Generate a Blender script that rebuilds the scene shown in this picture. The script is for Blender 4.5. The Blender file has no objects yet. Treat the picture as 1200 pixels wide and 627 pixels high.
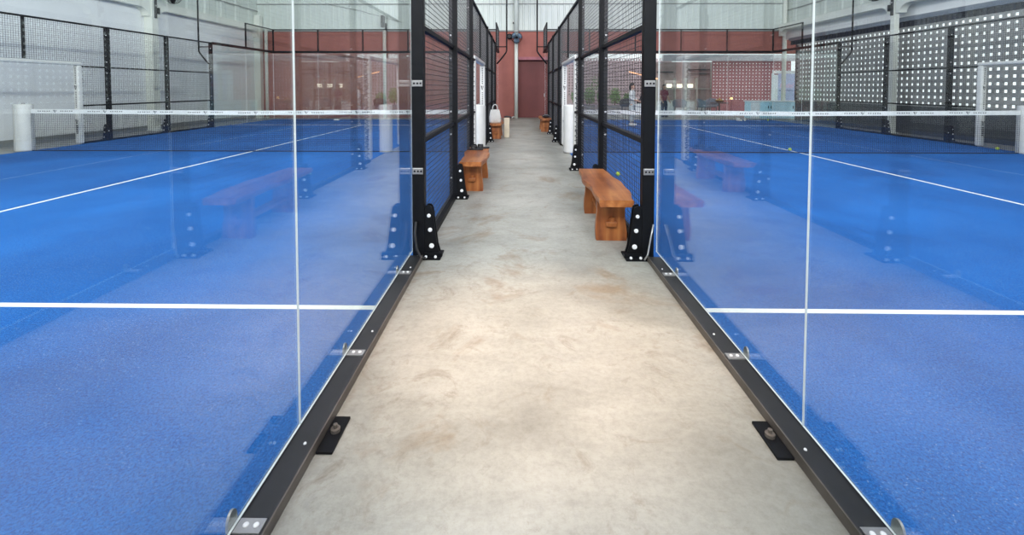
import bpy, bmesh, math, random
from mathutils import Vector, Matrix
random.seed(7)
C = bpy.context.scene.collection
GL, GR = 0.875, 1.12            # distance of the two aisle glass lines from the aisle's zero line

# ------------------------------------------------------------------ materials
MATS = {}
def nodes_of(name):
    m = bpy.data.materials.new(name); m.use_nodes = True
    nt = m.node_tree; nt.nodes.clear()
    out = nt.nodes.new('ShaderNodeOutputMaterial')
    MATS[name] = m
    return m, nt, out
def principled(nt, out, rough=.5, metal=0., spec=.5):
    b = nt.nodes.new('ShaderNodeBsdfPrincipled')
    b.inputs['Roughness'].default_value = rough; b.inputs['Metallic'].default_value = metal
    b.inputs['Specular IOR Level'].default_value = spec
    nt.links.new(b.outputs[0], out.inputs[0])
    return b
def coords(nt, scale=(1, 1, 1)):
    t = nt.nodes.new('ShaderNodeTexCoord'); mp = nt.nodes.new('ShaderNodeMapping')
    mp.inputs['Scale'].default_value = scale
    nt.links.new(t.outputs['Object'], mp.inputs['Vector']); return mp.outputs[0]
def noise(nt, v, scale, detail=4, rough=.6, dist=0):
    n = nt.nodes.new('ShaderNodeTexNoise')
    n.inputs['Scale'].default_value = scale; n.inputs['Detail'].default_value = detail
    n.inputs['Roughness'].default_value = rough; n.inputs['Distortion'].default_value = dist
    nt.links.new(v, n.inputs['Vector']); return n.outputs[0]
def ramp(nt, fac, stops):
    r = nt.nodes.new('ShaderNodeValToRGB'); e = r.color_ramp.elements
    while len(e) < len(stops): e.new(.5)
    for el, (p, c) in zip(e, stops): el.position = p; el.color = (*c, 1)
    nt.links.new(fac, r.inputs[0]); return r.outputs[0]
def mix(nt, fac, a, b, mode='MIX'):
    m = nt.nodes.new('ShaderNodeMix'); m.data_type = 'RGBA'; m.blend_type = mode
    if isinstance(fac, (int, float)): m.inputs[0].default_value = fac
    else: nt.links.new(fac, m.inputs[0])
    for i, s in ((6, a), (7, b)):
        if isinstance(s, tuple): m.inputs[i].default_value = (*s, 1)
        else: nt.links.new(s, m.inputs[i])
    return m.outputs[2]
def bump(nt, b, h, strength=.2, dist=.01):
    n = nt.nodes.new('ShaderNodeBump'); n.inputs['Strength'].default_value = strength
    n.inputs['Distance'].default_value = dist
    nt.links.new(h, n.inputs['Height']); nt.links.new(n.outputs[0], b.inputs['Normal'])
def plain(name, col, rough=.5, metal=0., var=.12, scale=6., spec=.5, bmp=0.):
    m, nt, out = nodes_of(name); b = principled(nt, out, rough, metal, spec)
    v = coords(nt); n = noise(nt, v, scale)
    lo = tuple(c * (1 - var) for c in col); hi = tuple(min(1, c * (1 + var)) for c in col)
    nt.links.new(ramp(nt, n, [(.3, lo), (.7, hi)]), b.inputs['Base Color'])
    if bmp: bump(nt, b, noise(nt, v, scale * 12), bmp, .004)
    return m
def emit(name, col, strength):
    m, nt, out = nodes_of(name); e = nt.nodes.new('ShaderNodeEmission')
    e.inputs[0].default_value = (*col, 1); e.inputs[1].default_value = strength
    nt.links.new(e.outputs[0], out.inputs[0]); return m

plain('black_steel', (.006, .0065, .008), .5, 0, .2, 8, .14)
plain('beam_steel', (.013, .013, .014), .42, 0, .35, 5)
plain('lip_steel', (.10, .085, .072), .5, 0, .35, 6)
plain('black_wire', (.014, .015, .018), .45)
plain('grey_steel', (.42, .41, .40), .35, .7, .15)
plain('bolt_steel', (.85, .85, .85), .35, .0, .1)
plain('black_rubber', (.015, .015, .016), .6)
plain('pad_white', (.60, .60, .565), .45, 0, .06, 5, bmp=.15)
plain('pad_black', (.02, .02, .025), .5)
plain('tape_white', (.62, .63, .61), .6, 0, .05)
plain('net_cord', (.012, .014, .03), .8)
plain('line_white', (.80, .81, .78), .8, 0, .05, 40)
plain('red_wall', (.37, .125, .098), .75, 0, .10, 1.6, bmp=.1)
plain('red_door', (.17, .040, .036), .6, 0, .08, 2)
plain('maroon_block', (.40, .15, .17), .8, 0, .15, 5)
plain('pink_block', (.80, .60, .64), .8, 0, .15, 5)
plain('white_wall', (.74, .755, .755), .7, 0, .04, .8)
plain('cream_steel', (.70, .72, .65), .5, 0, .04, 2)
plain('corrugated', (.58, .63, .585), .45, 0, .05, .7)
plain('seam_grey', (.22, .23, .22), .6)
plain('grey_block', (.30, .305, .29), .85, 0, .22, 4, bmp=.3)
plain('block_base', (.055, .062, .066), .7, 0, .2, 2)
plain('eave_blue', (.17, .20, .24), .5, 0, .1)
plain('eave_dark', (.020, .023, .035), .5)
plain('roof_white', (.75, .77, .78), .7)
plain('ball_felt', (.55, .70, .06), .9, 0, .1, 60, bmp=.4)
plain('fan_blue', (.16, .24, .32), .4)
plain('desk_blue', (.52, .80, .95), .4, 0, .05)
plain('desk_white', (.82, .86, .90), .4)
plain('banner_blue', (.50, .58, .92), .5, 0, .22, 1.4)
plain('banner_grey', (.52, .51, .56), .6)
plain('text_pink', (.95, .55, .72), .5)
plain('text_navy', (.10, .14, .32), .5)
plain('chair_fabric', (.16, .20, .26), .8, 0, .15, 10)
plain('chair_dark', (.035, .04, .05), .7)
plain('bag_cotton', (.70, .69, .64), .9, 0, .08, 10, bmp=.3)
plain('cream_paper', (.66, .58, .44), .8)
plain('skin', (.50, .30, .21), .5, 0, .06, 12)
plain('hair', (.016, .012, .010), .6, 0, .3, 30)
plain('cloth_white', (.62, .65, .62), .85, 0, .08, 10)
plain('cloth_pale', (.45, .50, .49), .85, 0, .12, 10)
plain('cloth_maroon', (.20, .035, .06), .85, 0, .15, 10)
plain('cloth_navy', (.02, .035, .075), .85, 0, .2, 10)
plain('cloth_black', (.02, .022, .028), .85, 0, .2, 10)
plain('leaf', (.14, .30, .06), .55, 0, .45, 9)
plain('leaf_light', (.20, .36, .08), .55, 0, .35, 9)
plain('stem', (.20, .13, .08), .8)
plain('planter', (.36, .32, .31), .8, 0, .1, 3)
plain('fruit', (.45, .25, .04), .5, 0, .5, 12)
plain('basket', (.10, .055, .02), .7, 0, .3, 20)
plain('shelf_brown', (.40, .30, .29), .7, 0, .15, 3)
plain('shelf_frame', (.50, .50, .47), .5)
plain('plastic_clear', (.75, .80, .82), .15)
emit('reflection_orange', (1., .46, .24), 2.6)
emit('lamp_white', (1., .90, .74), 3.2)
emit('lamp_warm', (1., .55, .2), 4.0)
emit('led', (1., .98, .94), 6.)

def make_wood(name, axis):
    m, nt, out = nodes_of(name); b = principled(nt, out, .38)
    sc = [11., 11., 11.]; sc[axis] = .9
    v = coords(nt, tuple(sc)); n = noise(nt, v, 1.1, 4, .55, .5)
    c1 = ramp(nt, n, [(.30, (.06, .014, .005)), (.43, (.25, .068, .018)), (.55, (.44, .145, .038)), (.70, (.62, .28, .09))])
    n2 = noise(nt, coords(nt, (2, 2, 2)), 1.5, 3)
    c = mix(nt, .5, c1, ramp(nt, n2, [(.35, (.20, .05, .014)), (.7, (.52, .20, .06))]))
    nt.links.new(c, b.inputs['Base Color']); bump(nt, b, n, .05, .003)
make_wood('wood_top', 1); make_wood('wood_leg', 2)

def make_concrete():
    m, nt, out = nodes_of('concrete'); b = principled(nt, out, .5, 0, .35)
    v = coords(nt)
    a = ramp(nt, noise(nt, v, .8, 7, .62, .4), [(.30, (.255, .25, .22)), (.50, (.35, .345, .305)), (.72, (.455, .445, .40))])
    streak = ramp(nt, noise(nt, coords(nt, (1.0, 2.6, 1)), 2.0, 8, .75, .6), [(.34, (.70, .70, .69)), (.58, (1, 1, 1))])
    c = mix(nt, .55, a, streak, 'MULTIPLY')
    stain = ramp(nt, noise(nt, v, 1.1, 5, .65, 1.5), [(.55, (0, 0, 0)), (.68, (1, 1, 1))])
    c = mix(nt, mix(nt, 1., stain, (.75, .75, .75), 'MULTIPLY'), c, (.24, .185, .125))
    grime = ramp(nt, noise(nt, v, 3.1, 8, .78, 2.2), [(.54, (0, 0, 0)), (.70, (1, 1, 1))])
    c = mix(nt, mix(nt, 1., grime, (.7, .7, .7), 'MULTIPLY'), c, (.21, .18, .135))
    fine = ramp(nt, noise(nt, v, 30, 8, .8), [(.34, (.74, .73, .71)), (.56, (1, 1, 1))])
    c = mix(nt, .7, c, fine, 'MULTIPLY')
    nt.links.new(c, b.inputs['Base Color'])
    nt.links.new(ramp(nt, noise(nt, v, 2.2, 4), [(.3, (.36,) * 3), (.7, (.60,) * 3)]), b.inputs['Roughness'])
    bump(nt, b, noise(nt, v, 45, 5), .12, .004)
make_concrete()

def make_turf():
    m, nt, out = nodes_of('turf_blue'); b = principled(nt, out, .8, 0, .25)
    v = coords(nt)
    big = ramp(nt, noise(nt, v, .55, 5, .6, .4), [(.30, (.005, .078, .30)), (.70, (.014, .142, .49))])
    blade = ramp(nt, noise(nt, v, 85, 6, .85), [(.40, (.40, .45, .55)), (.58, (1.45, 1.32, 1.18))])
    c = mix(nt, .9, big, blade, 'MULTIPLY')
    sand = ramp(nt, noise(nt, v, 130, 3, .6), [(.62, (0, 0, 0)), (.70, (1, 1, 1))])
    patch = ramp(nt, noise(nt, v, .9, 4, .6), [(.40, (.10,) * 3), (.7, (.6,) * 3)])
    c = mix(nt, mix(nt, 1., sand, patch, 'MULTIPLY'), c, (.45, .55, .72))
    nt.links.new(c, b.inputs['Base Color']); bump(nt, b, noise(nt, v, 170, 3), .5, .006)
make_turf()

def make_glass():
    m, nt, out = nodes_of('clear_glass')
    lw = nt.nodes.new('ShaderNodeLayerWeight'); lw.inputs['Blend'].default_value = .5
    p = nt.nodes.new('ShaderNodeMath'); p.operation = 'POWER'; p.inputs[1].default_value = 4.5
    nt.links.new(lw.outputs['Facing'], p.inputs[0])
    q = nt.nodes.new('ShaderNodeMath'); q.operation = 'MULTIPLY_ADD'
    q.inputs[1].default_value = .945; q.inputs[2].default_value = .052
    nt.links.new(p.outputs[0], q.inputs[0])
    t = nt.nodes.new('ShaderNodeBsdfTransparent'); t.inputs[0].default_value = (.935, .968, .960, 1)
    g = nt.nodes.new('ShaderNodeBsdfGlossy'); g.inputs['Roughness'].default_value = 0.
    g.inputs[0].default_value = (1, 1, 1, 1)
    mx = nt.nodes.new('ShaderNodeMixShader')
    nt.links.new(q.outputs[0], mx.inputs[0]); nt.links.new(t.outputs[0], mx.inputs[1]); nt.links.new(g.outputs[0], mx.inputs[2])
    veil = nt.nodes.new('ShaderNodeBsdfDiffuse'); veil.inputs[0].default_value = (.8, .8, .78, 1)  # pale diffuse veil, imitates reflected light lying over the panes
    m2 = nt.nodes.new('ShaderNodeMixShader'); m2.inputs[0].default_value = .004
    nt.links.new(mx.outputs[0], m2.inputs[1]); nt.links.new(veil.outputs[0], m2.inputs[2])
    nt.links.new(m2.outputs[0], out.inputs[0])
make_glass()
plain('glass_edge', (.90, .94, .93), .3, 0, .02)

# ------------------------------------------------------------------ mesh builder
class MB:
    def __init__(s): s.v = []; s.f = []; s.m = []; s.cur = 0
    def add(s, vs, fs):
        b = len(s.v); s.v += [tuple(p) for p in vs]
        s.f += [tuple(b + i for i in f) for f in fs]; s.m += [s.cur] * len(fs)
    def box(s, x0, x1, y0, y1, z0, z1):
        if x0 > x1: x0, x1 = x1, x0
        if y0 > y1: y0, y1 = y1, y0
        vs = [(x, y, z) for z in (z0, z1) for x, y in ((x0, y0), (x1, y0), (x1, y1), (x0, y1))]
        s.add(vs, [(3, 2, 1, 0), (4, 5, 6, 7), (0, 1, 5, 4), (1, 2, 6, 5), (2, 3, 7, 6), (3, 0, 4, 7)]); return s
    def prism(s, poly, axis, a, b):
        """poly: 2-D outline in the plane across the axis; extruded from a to b along it."""
        def P(u, w, t):
            return {'x': (t, u, w), 'y': (u, t, w), 'z': (u, w, t)}[axis]
        n = len(poly)
        vs = [P(u, w, a) for u, w in poly] + [P(u, w, b) for u, w in poly]
        fs = [tuple(range(n))[::-1], tuple(range(n, 2 * n))] + [(i, (i + 1) % n, n + (i + 1) % n, n + i) for i in range(n)]
        s.add(vs, fs); return s
    def tube(s, pts, r, n=8, cap=True):
        pts = [Vector(p) for p in pts]; R = r if isinstance(r, (list, tuple)) else [r] * len(pts)
        rings = []; prev = None
        for i, p in enumerate(pts):
            d = (pts[min(i + 1, len(pts) - 1)] - pts[max(i - 1, 0)]).normalized()
            if prev is None:
                a = d.orthogonal().normalized()
            else:
                a = (prev - d * prev.dot(d)).normalized()
            prev = a; b = d.cross(a)
            rings.append([p + (a * math.cos(t) + b * math.sin(t)) * R[i] for t in (2 * math.pi * k / n for k in range(n))])
        vs = [q for ring in rings for q in ring]; fs = []
        for i in range(len(pts) - 1):
            for k in range(n):
                fs.append((i * n + k, i * n + (k + 1) % n, (i + 1) * n + (k + 1) % n, (i + 1) * n + k))
        if cap: fs += [tuple(range(n))[::-1], tuple(range((len(pts) - 1) * n, len(pts) * n))]
        s.add(vs, fs); return s
    def ell(s, c, r, n=12, k=8):
        if isinstance(r, (int, float)): r = (r, r, r)
        vs = [(c[0], c[1], c[2] - r[2])]; fs = []
        for i in range(1, k):
            t = math.pi * i / k
            for j in range(n):
                p = 2 * math.pi * j / n
                vs.append((c[0] + r[0] * math.sin(t) * math.cos(p), c[1] + r[1] * math.sin(t) * math.sin(p), c[2] - r[2] * math.cos(t)))
        vs.append((c[0], c[1], c[2] + r[2])); L = len(vs) - 1
        for j in range(n):
            fs.append((0, 1 + (j + 1) % n, 1 + j)); fs.append((L, L - n + j, L - n + (j + 1) % n))
        for i in range(k - 2):
            for j in range(n):
                a = 1 + i * n; fs.append((a + j, a + (j + 1) % n, a + n + (j + 1) % n, a + n + j))
        s.add(vs, fs); return s
    def lathe(s, c, prof, n=20):
        vs = []; fs = []
        for r, z in prof:
            for k in range(n):
                t = 2 * math.pi * k / n; vs.append((c[0] + r * math.cos(t), c[1] + r * math.sin(t), c[2] + z))
        for i in range(len(prof) - 1):
            for k in range(n): fs.append((i * n + k, i * n + (k + 1) % n, (i + 1) * n + (k + 1) % n, (i + 1) * n + k))
        fs += [tuple(range(n))[::-1], tuple(range((len(prof) - 1) * n, len(prof) * n))]
        s.add(vs, fs); return s
    def build(s, name, mats, parent=None, loc=(0, 0, 0), smooth=False, bevel=0, kind=None):
        me = bpy.data.meshes.new(name); me.from_pydata(s.v, [], s.f)
        if isinstance(mats, str): mats = [mats]
        for m in mats: me.materials.append(MATS[m])
        for p, i in zip(me.polygons, s.m): p.material_index = i; p.use_smooth = smooth
        bm = bmesh.new(); bm.from_mesh(me); bmesh.ops.recalc_face_normals(bm, faces=bm.faces[:]); bm.to_mesh(me); bm.free()
        me.update()
        o = bpy.data.objects.new(name, me); C.objects.link(o); o.location = loc
        if parent: o.parent = parent
        if kind: o['kind'] = kind
        if bevel:
            b = o.modifiers.new('edge', 'BEVEL'); b.width = bevel; b.segments = 2; b.limit_method = 'ANGLE'
        return o

def tag(o, label, cat, group=None):
    o['label'] = label; o['category'] = cat
    if group: o['group'] = group
    return o
def thing(name, label, cat, loc=(0, 0, 0), rz=0, group=None):
    o = bpy.data.objects.new(name, None); C.objects.link(o); o.empty_display_size = .1
    o.location = loc; o.rotation_euler = (0, 0, rz)
    return tag(o, label, cat, group)
def copy_thing(src, label, loc, rz=0):
    r = src.copy(); C.objects.link(r); r.location = loc; r.rotation_euler = (0, 0, rz); r['label'] = label
    def rec(a, b):
        for ch in list(a.children):
            c = ch.copy(); C.objects.link(c); c.parent = b; rec(ch, c)
    rec(src, r); return r
def struct(mb, name, mats, **k):
    return mb.build(name, mats, kind='structure', **k)

# ------------------------------------------------------------------ the hall
struct(MB().box(-12.6, 19, -13.2, 25, -.12, 0), 'floor', 'concrete')
struct(MB().box(-12.6, 13.2, -13.2, 11.6, 7.4, 7.55), 'ceiling', 'roof_white')

# courts: turf with painted lines (children)
CT = {-1: 'court beside the white wall', 1: 'court beside the pierced block wall'}
for s, x0, x1 in ((-1, -GL - 10, -GL), (1, GR, GR + 10)):
    t = struct(MB().box(x0, x1, -10, 10, .0, .012), 'floor_turf', 'turf_blue')
    xc = (x0 + x1) / 2
    for y in (-6.95, 6.95):
        MB().box(x0 + .03, x1 - .03, y, y + .05, .0125, .015).build('court_line', 'line_white', t)
    MB().box(xc - .025, xc + .025, -6.9, 6.95, .0125, .015).build('court_line', 'line_white', t)

def corrugate(mb, axis, a, b, fixed, depth, pitch, z0, z1, sgn):
    """trapezoid-ribbed sheet standing along an axis"""
    pts = []; t = a
    while t < b:
        pts += [(t, 0), (t + pitch * .62, 0), (t + pitch * .70, 1), (t + pitch * .92, 1)]; t += pitch
    pts.append((b, 0)); pts = [(min(u, b), d) for u, d in pts]
    vs = []
    for u, d in pts:
        for z in (z0, z1):
            w = fixed + sgn * d * depth
            vs.append((u, w, z) if axis == 'x' else (w, u, z))
    mb.add(vs, [(2 * i, 2 * i + 2, 2 * i + 3, 2 * i + 1) for i in range(len(pts) - 1)])

YB = 11.15    # red back wall face
# back wall: red masonry, with a doorway recess in the aisle and an opening to the terrace behind the far court
w = MB()
w.box(-12.4, -.10, YB, YB + .35, 0, 4.08)
w.box(-.10, 1.36, YB, YB + .35, 2.86, 4.08)
w.box(1.36, 2.3, YB, YB + .35, 0, 4.08)
w.box(2.3, 13.0, YB, YB + .35, 3.02, 4.08)
struct(w, 'wall_back', 'red_wall')
d = MB().box(-.12, 1.38, YB + .36, YB + .44, 0, 2.9)
d1 = struct(d, 'door_1', 'red_door')
MB().box(1.22, 1.26, YB + .30, YB + .355, 1.0, 1.16).build('door_handle', 'grey_steel', d1)
w = MB(); corrugate(w, 'x', -12.4, 13.0, YB - .02, .035, .27, 4.06, 7.4, -1)
struct(w, 'wall_back_upper', 'corrugated')
struct(MB().box(-12.3, 12.9, YB - .075, YB - .056, 5.28, 5.32), 'trim_1', 'seam_grey')
struct(MB().box(-12.3, 12.9, YB - .07, YB, 4.03, 4.09), 'trim_2', 'seam_grey')
struct(MB().box(-.10, 1.36, YB - .015, YB + .02, 2.72, 2.86), 'trim_3', 'maroon_block')

# side wall of white panels, concrete frame in front of it, ribbed sheet above
XL = -12.2
struct(MB().box(XL - .2, XL, -13.2, YB + .3, 0, 4.2), 'wall_left', 'white_wall')
w = MB(); corrugate(w, 'y', -13, YB, XL - .02, .03, .95, 4.3, 7.4, 1); struct(w, 'wall_left_upper', 'corrugated')
for i, z in enumerate((4.95, 5.75)):
    struct(MB().box(XL + .02, XL + .05, -13, YB - .1, z, z + .035), 'trim_%d' % (4 + i), 'seam_grey')
struct(MB().box(XL - .05, XL + .02, -13, YB - .05, .0, .16), 'baseboard_left', 'seam_grey')
def frame_bay(xw, sg, y0, y1, zb, name):
    """beam with haunches between two columns, standing proud of the wall towards the hall"""
    h, r, g = .26, .34, .26
    poly = [(y0, zb + h), (y0, zb - g)]
    for k in range(7):
        a = math.pi / 2 * k / 6
        poly.append((y0 + .12 + r * (1 - math.cos(a)) * 1.0, zb - g + g * math.sin(a)))
    for k in range(7):
        a = math.pi / 2 * (6 - k) / 6
        poly.append((y1 - .12 - r * (1 - math.cos(a)) * 1.0, zb - g + g * math.sin(a)))
    poly += [(y1, zb - g), (y1, zb + h)]
    struct(MB().prism(poly, 'x', xw, xw + sg * .24), name, 'cream_steel')
for y in (-7.6, -1.3, 4.85, 10.9):
    struct(MB().box(XL, XL + .27, y - .12, y + .12, 0, 4.75).box(XL, XL + .33, y - .16, y + .16, 0, .03), 'column_left', 'cream_steel')
for y0, y1 in ((-7.5, -1.4), (-1.2, 4.75), (4.95, 10.8)): frame_bay(XL, 1, y0, y1, 4.0, 'beam_left')

# pierced block wall on the other side (real holes)
XR, PT = 12.2, .19
def pierced(mb, o, ua, n, m, z0, th, hw, hh, axis, pitch=PT):
    """o fixed coordinate of the near face, ua start along the wall, n columns, m rows"""
    def P(u, z, d): return (o + d, u, z) if axis == 'y' else (u, o + d, z)
    for i in range(n):
        for j in range(m):
            u0, zz = ua + i * pitch, z0 + j * pitch
            u1, z1 = u0 + pitch, zz + pitch
            a0, a1 = u0 + (pitch - hw) / 2, u1 - (pitch - hw) / 2
            b0, b1 = zz + (pitch - hh) / 2, z1 - (pitch - hh) / 2
            O = [(u0, zz), (u1, zz), (u1, z1), (u0, z1)]; I = [(a0, b0), (a1, b0), (a1, b1), (a0, b1)]
            vs = [P(*p, 0) for p in O] + [P(*p, 0) for p in I] + [P(*p, th) for p in I] + [P(*p, th) for p in O]
            fs = []
            for k in range(4):
                l = (k + 1) % 4
                fs += [(k, l, 4 + l, 4 + k), (4 + k, 4 + l, 8 + l, 8 + k), (8 + k, 8 + l, 12 + l, 12 + k)]
            mb.add(vs, fs)
w = MB(); n = 76; pierced(w, XR, 10.1 - n * PT, n, 13, .87, .05, .112, .078, 'y')
struct(w, 'wall_right', 'grey_block')
w = MB().box(XR - .01, XR + .12, 10.1 - n * PT, 10.1, 0, .868).box(XR, XR + .15, 10.04, 10.16, .87, 3.36); struct(w, 'wall_right_base', 'block_base')
struct(MB().box(XR - .0, XR + .2, -13.2, 10.1 - n * PT, 0, 3.4), 'wall_right_rear', 'grey_block')
struct(MB().box(XR + .02, XR + .2, -13.2, YB, 3.64, 4.3), 'wall_right_upper', 'white_wall')
struct(MB().box(XR - .04, XR + .16, -13.2, 10.6, 3.52, 3.66), 'trim_6', 'eave_blue')
w = MB(); corrugate(w, 'y', -13, 10.5, XR + .03, .05, .16, 3.34, 3.53, -1); struct(w, 'trim_7', 'eave_dark')
w = MB(); corrugate(w, 'y', -13, YB, XR + .16, .03, .95, 4.3, 7.4, -1); struct(w, 'wall_right_sheet', 'corrugated')
for i, z in enumerate((4.95, 5.75)):
    struct(MB().box(XR + .09, XR + .12, -13, YB - .1, z, z + .035), 'trim_%d' % (8 + i), 'seam_grey')
for y in (-8.0, -1.7, 4.55):
    struct(MB().box(XR - .45, XR - .30, y - .075, y + .075, 0, 4.75).box(XR - .5, XR - .25, y - .14, y + .14, 0, .03), 'column_right', 'cream_steel')
struct(MB().tube([(12.22, 11.03, 0), (12.22, 11.03, 7.4)], .09, 14), 'column_corner', 'cream_steel', smooth=True)
struct(MB().tube([(-11.62, 10.75, 0), (-11.62, 10.75, 4.1)], .07, 14), 'column_corner_left', 'cream_steel', smooth=True)
for y0, y1 in ((-7.9, -1.8), (-1.6, 4.45), (4.65, 10.7)): frame_bay(XR - .2, -1, y0, y1, 4.02, 'beam_right')

# end wall behind the camera, with a long clerestory opening under the roof
w = MB().box(-12.4, 13.0, -13.4, -13.2, 0, 4.15).box(-12.4, 13.0, -13.4, -13.2, 4.55, 7.4); struct(w, 'wall_front', 'white_wall')

# white posts on the back wall
t = thing('fan_post', 'white round post carrying a fan in front of the red doorway', 'post', (-.1, 10.95, 0))
MB().tube([(0, 0, 0), (0, 0, 3.45)], .085, 16).build('pole', 'cream_steel', t, smooth=True)
MB().tube([(0, 0, 3.46), (0, 0, 7.38)], .105, 16).build('upper_pole', 'corrugated', t, smooth=True)
MB().tube([(-.09, -.02, .07), (-.16, -.06, .06), (-.2, -.1, .012)], .035, 8).build('foot_pipe', 'pad_white', t, smooth=True)
t = thing('wall_post', 'white post in front of red back wall topped by small black fixture', 'post', (-6.22, 11.0, 0))
MB().tube([(0, 0, 0), (0, 0, 4.1)], .08, 16).build('pole', 'cream_steel', t, smooth=True)
f = MB().box(-.12, .02, -.16, .06, 4.22, 4.75); f.box(.03, .10, -.05, .05, 4.05, 4.4).build('fixture', 'black_steel', t, bevel=.01)
tag(MB().tube([(-9.0, YB - .10, 5.32), (-7.4, YB - .1, 5.0), (-6.4, YB - .1, 4.72), (-5.4, YB - .1, 4.45)], .012, 6).build('cable', 'seam_grey', smooth=True),
    'thin grey cable sloping down the pale ribbed back wall', 'cable')

# ------------------------------------------------------------------ fences
def wires(mb, x, y0, y1, z0, z1, p=.05, r=.002, axis='y'):
    def bx(a0, a1, b0, b1):
        if axis == 'y': mb.box(x - r, x + r, a0, a1, b0, b1)
        else: mb.box(a0, a1, x - r, x + r, b0, b1)
    v = .0013
    n = max(1, round((y1 - y0) / p))
    for i in range(n + 1):
        y = y0 + (y1 - y0) * i / n; bx(y - v, y + v, z0, z1)
    n = max(1, round((z1 - z0) / p))
    for i in range(n + 1):
        z = z0 + (z1 - z0) * i / n; bx(y0, y1, z - r, z + r)
def disc(mb, c, axis, r, h, n=10):
    d = Vector({'x': (1, 0, 0), 'y': (0, 1, 0), 'z': (0, 0, 1)}[axis]); c = Vector(c)
    mb.tube([c - d * h, c - d * h * .3, c + d * h * .3, c + d * h], [r * .72, r, r, r * .72], n)

DOTS = {}
def dots(name, spots, mt, parent):
    """every bolt or screw head an object of its own; equal ones share a mesh"""
    for c, ax, r, h in spots:
        key = (name, ax, r, h, mt)
        if key not in DOTS:
            m = MB(); disc(m, (0, 0, 0), ax, r, h, 12); o = m.build(name, mt, parent, c, smooth=False); DOTS[key] = o.data
        else:
            o = bpy.data.objects.new(name, DOTS[key]); C.objects.link(o); o.location = c; o.parent = parent
def post(parent, y, s, front=False):
    """fence post at y; s = the outward side (away from the court)"""
    p = MB().box(-.05, .05, y - .04, y + .04, 0, 3.02).build('post', 'black_steel', parent, bevel=.004)
    if not front: dots('bolt', [((-s * .025, y - .045, z), 'y', .012, .008) for z in (.27, .83, 1.12, 1.80, 2.09, 2.80)], 'bolt_steel', p)
    g = MB()
    prof = [(.052, .03), (.175, .03), (.155, .10), (.118, .40), (.108, .43), (.09, .44), (.065, .44), (.052, .42)]
    for yy in (y - .036, y + .024): g.prism([(s * a, z) for a, z in prof], 'y', yy, yy + .012)
    g.box(s * -.05, s * .19, y - .10, y + .10, 0, .014)
    g.box(s * .05, s * .20, y - .06, y - .03, .014, .045)
    g.build('bracket', 'black_steel', p)
    dots('bolt', [((s * x, y - .042, z), 'y', r, .008) for z, x, r in ((.10, .110, .021), (.235, .098, .018), (.355, .088, .016))], 'bolt_steel', p)
    dots('bolt', [((s * x, y - .085, .022), 'z', .012, .010) for x in (.0, .07, .15)], 'bolt_steel', p)
    return p

def fence(X, s, label, near):
    f = thing('side_fence', label, 'fence', (X + s * .04, 0, 0), 0, 'black mesh side fences of the two courts')
    ps = {}
    for y in (-6, -4, -2, 2, 4, 6): ps[y] = post(f, y, s, near and y == -6)
    ix = -s * .01
    for y0, y1 in ((-6, -4), (-4, -2), (-2, -1.24), (1.24, 2), (2, 4), (4, 6)):
        a, b = y0 + .04, y1 - .04
        m = MB(); wires(m, ix, a, b, .06, 2.99); m.build('mesh_panel', 'black_wire', f)
        for z, h in ((.965, .02), (1.945, .02)):
            MB().box(ix - .028, ix + .028, a, b, z - h, z + h).build('rail', 'black_steel', f)
        MB().box(-.04, .04, a, b, 0, .055).build('base_rail', 'black_steel', f)
    m = MB(); wires(m, ix, -1.24, 1.24, 2.06, 2.99); m.build('mesh_panel', 'black_wire', f)
    MB().box(-.02, .02, -.022, .022, 2.07, 2.98).build('thin_post', 'black_steel', f)
    MB().box(-.025, .025, -6, 6, 2.98, 3.02).build('top_rail', 'black_steel', f)
    if near:
        for z in (.73, 1.46, 2.2):
            k = MB().box(-.045, .043, -6.052, -6.04, z - .026, z + .026).build('glass_clip', 'grey_steel', ps[-6], bevel=.003); k['label'] = 'grey steel glass clip'
            dots('screw', [((x, -6.054, z), 'y', .008, .004) for x in (-.026, .002, .028)], 'black_steel', ps[-6])
        if s > 0:
            MB().tube([(-.015, -6.06, .31), (-.018, -6.09, .22), (.0, -6.11, .10), (.035, -6.12, .03), (.075, -6.12, .025)], .011, 8).build('strap_loop', 'black_rubber', ps[-6], smooth=True)
        else:
            MB().tube([(.035, -6.07, .30), (.01, -6.09, .20), (-.02, -6.11, .06), (-.05, -6.12, .02)], .007, 8).build('tie_rod', 'grey_steel', ps[-6], smooth=True)
    return f
fence(-GL, 1, 'black wire mesh fence along the aisle on the side of the white-walled court', True)
fence(GR, -1, 'black wire mesh fence along the aisle on the side of the block-walled court', True)
fence(-GL - 10, -1, 'black wire mesh fence standing in front of the plain white side wall', False)
fence(GR + 10, 1, 'black wire mesh fence standing in front of the pierced grey block wall', False)

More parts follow.
